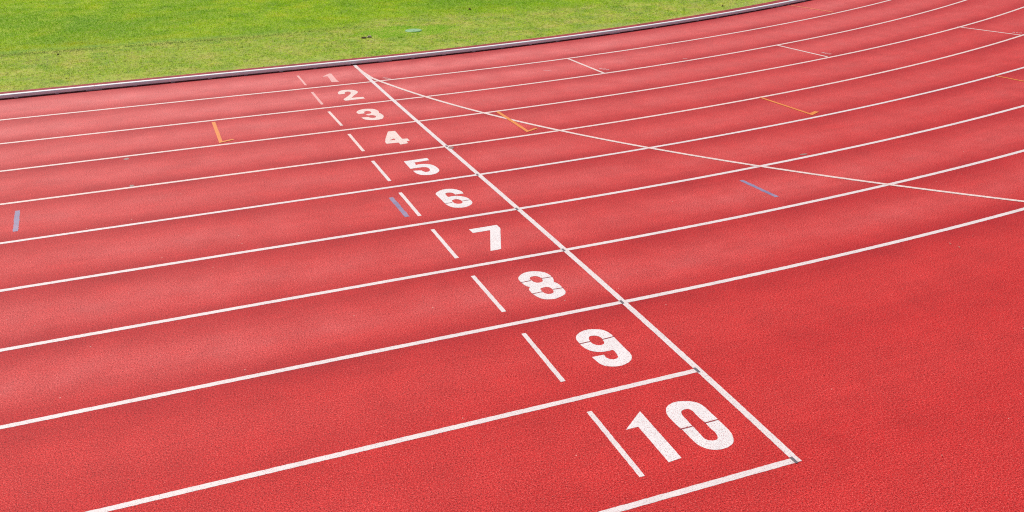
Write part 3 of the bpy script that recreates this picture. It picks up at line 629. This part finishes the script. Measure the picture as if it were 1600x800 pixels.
def blob(name, cx, cy, rx, ry, mat, z, seed, ang=0.0, n=16, rough=0.25):
    r_ = random.Random(seed); bm = bmesh.new(); vs = []
    for i in range(n):
        a = 2*math.pi*i/n; k = 1 + r_.uniform(-rough, rough); x, y = rx*k*math.cos(a), ry*k*math.sin(a)
        vs.append(bm.verts.new((cx + x*math.cos(ang) - y*math.sin(ang), cy + x*math.sin(ang) + y*math.cos(ang), z)))
    bm.faces.new(vs); return bm_obj(name, bm, mat)
for k in range(4, 11):
    d = line_d(k, 0.0); x = finish_x(d) - (0.020 if k > 4 else -0.002)
    v = []
    q = 1.0 if k < 9 else 1.15
    for dx, dy in ((-0.008, -0.031), (0.0155, -0.029), (0.016, 0.030), (-0.0075, 0.031)):
        v.append((x + dx, -d + dy*q, 0.0042))
    o = mesh_obj('timing_mark', v, [(0, 1, 2, 3)], M_BLACK)
    if o.data.polygons[0].normal.z < 0: o.data.flip_normals()
    lab = 'small black block where the line %s meets the finish line' % (('between lanes %d and %d' % (k, k+1)) if k < 10 else 'below the number 10')
    tag(o, lab, 'timing mark', 'black blocks on the finish line', 'thing')
for key, rx, ry, lab in (('g1', 0.036, 0.036, 'grey smudge under the lane line at the left, farther of two'), ('g2', 0.028, 0.028, 'grey smudge above the lane line at the left, nearer of two'),
                         ('g3', 0.055, 0.022, 'grey smudge on the lane line right of the centre'), ('g4', 0.035, 0.05, 'grey smudge on the finish line beside lane 5')):
    x, d = MARKS[key][0]; z = {'g1': 0.0005, 'g2': 0.0005, 'g3': 0.002, 'g4': 0.003}[key]
    o = blob('smudge', x, -d, rx, ry, M_GREY, z, hash(key) % 97 if False else ord(key[1]))
    tag(o, lab, 'smudge', 'grey smudges of old tape', 'thing')
for key, lab in (('sc1', 'pale scuff in the second lane beyond the finish line'), ('sc2', 'small pale scuff touching the lane line in the far bend')):
    (x0, d0), (x1, d1) = MARKS[key]
    o = strip('scuff_mark', [(x0, -d0), ((x0+x1)/2, -(d0+d1)/2 + 0.004), (x1, -d1)], 0.022, M_SCUFF, 0.001 if key == 'sc1' else 0.002, jit=0.006)
    tag(o, lab, 'scuff', 'pale scuffs on the track', 'thing')

# little bits of dry leaf and paint chip lying on the rubber at the right
def chip_mat():
    a = N('dry_chip'); a.link(a.bsdf((0.78, 0.60, 0.48), 0.7, 0.3), a.out.inputs[0]); return a.m
M_CHIP = chip_mat()
CH = ['pale dry chip lying on the plain red rubber, left of a close pair', 'pale dry chip lying on the plain red rubber, right of a close pair', 'tiny pale chip right of the close pair of chips',
      'pale chip at the right edge of the photo', 'tiny pale chip in the bottom right corner']
for i, ((x, d), lab) in enumerate(zip(MARKS['f'], CH)):
    r_ = random.Random(i+40); bm = bmesh.new(); a0 = r_.uniform(0, 3); L = [0.016, 0.016, 0.008, 0.013, 0.009][i]
    vs = []
    for t_ in np.linspace(0, 1, 5):
        for sgn in (-1, 1):
            wv = 0.30*L*math.sin(math.pi*(0.12 + 0.76*t_)); px, py = (t_-0.5)*2*L, sgn*wv
            vs.append(bm.verts.new((x + px*math.cos(a0) - py*math.sin(a0), -d + px*math.sin(a0) + py*math.cos(a0), 0.004 + 0.006*(2*t_-1)**2)))
    for q in range(4): bm.faces.new((vs[2*q], vs[2*q+1], vs[2*q+3], vs[2*q+2]))
    r = bmesh.ops.solidify(bm, geom=bm.faces[:], thickness=0.0012)
    tag(bm_obj('dry_chip', bm, M_CHIP), lab, 'chip', 'pale chips on the red rubber', 'thing')

# ------------------------------------------------------------------ on the grass: valve cover, clods
def cover():
    root = bpy.data.objects.new('valve_cover', None); COL.objects.link(root); root.location = (COVER[0], COVER[1], 0.0)
    tag(root, 'round pale green valve cover set in the grass', 'valve cover', kind='thing')
    a = N('pale_green_plastic'); obj = a.coords().outputs['Object']
    c = a.ramp(a.noise(obj, 12, 4.0, .6), [(0.3, (0.17, 0.36, 0.14)), (0.7, (0.28, 0.47, 0.22))])
    a.link(a.bsdf(c, 0.5, 0.5), a.out.inputs[0])
    def lathe(name, prof, n=40):
        bm = bmesh.new(); rings = []
        for r_, z in prof:
            rings.append([bm.verts.new((r_*math.cos(2*math.pi*i/n), r_*math.sin(2*math.pi*i/n), z)) for i in range(n)])
        for A, B in zip(rings, rings[1:]):
            for i in range(n): bm.faces.new((A[i], A[(i+1) % n], B[(i+1) % n], B[i]))
        bm.faces.new(rings[-1]); bmesh.ops.recalc_face_normals(bm, faces=bm.faces)
        return bm_obj(name, bm, a.m, root, smooth=False)
    lathe('lid', [(0.150, -0.03), (0.150, -0.001), (0.144, 0.004), (0.12, 0.006), (0.118, 0.003), (0.04, 0.005), (0.036, 0.009)])
    lathe('rim', [(0.168, -0.04), (0.168, -0.004), (0.165, 0.0), (0.156, 0.0), (0.154, -0.004), (0.154, -0.03)])
cover()
def clod_mat(name, c0, c1):
    a = N(name); obj = a.coords().outputs['Object']
    a.link(a.bsdf(a.ramp(a.noise(obj, 60, 3.0, .6), [(0.3, c0), (0.7, c1)]), 0.95, 0.2), a.out.inputs[0]); return a.m
M_CLOD = clod_mat('earth', (0.10, 0.065, 0.03), (0.30, 0.20, 0.10)); M_CLOD2 = clod_mat('pale_earth', (0.38, 0.28, 0.20), (0.62, 0.48, 0.36))
def clod(x, y, r_, h, mat, lab, seed):
    bm = bmesh.new(); bmesh.ops.create_icosphere(bm, subdivisions=3, radius=1.0); q = random.Random(seed)
    ph = [q.uniform(0, 6) for _ in range(6)]
    for v in bm.verts:
        k = 1 + 0.22*math.sin(3*v.co.x+ph[0])*math.sin(4*v.co.y+ph[1]) + 0.15*math.sin(7*v.co.x+ph[2])*math.sin(6*v.co.z+ph[3]) + 0.08*math.sin(13*v.co.y+ph[4])
        v.co = Vector((v.co.x*r_*k, v.co.y*r_*0.75*k, v.co.z*h*k))
    o = bm_obj('earth_clod', bm, mat, smooth=True); o.location = (x, y, 0.002)
    tag(o, lab, 'clod', 'clods of earth on the grass', 'thing')
clod(0.70, 2.13, 0.045, 0.018, M_CLOD, 'dark clod of earth in the bare patch beside the valve cover', 1)
clod(0.81, 2.16, 0.045, 0.026, M_CLOD2, 'pale brown clod in the bare patch beside the valve cover', 2)
clod(3.55, 4.08, 0.025, 0.022, M_CLOD, 'dark clod on the bright mown grass at the top of the photo', 3)
clod(8.70, 2.10, 0.02, 0.018, M_CLOD, 'dark clod in the grass near the kerb, rightmost', 4)
clod(-4.72, 3.04, 0.018, 0.014, M_CLOD, 'dark clod at the left, below the faded line in the grass', 5)
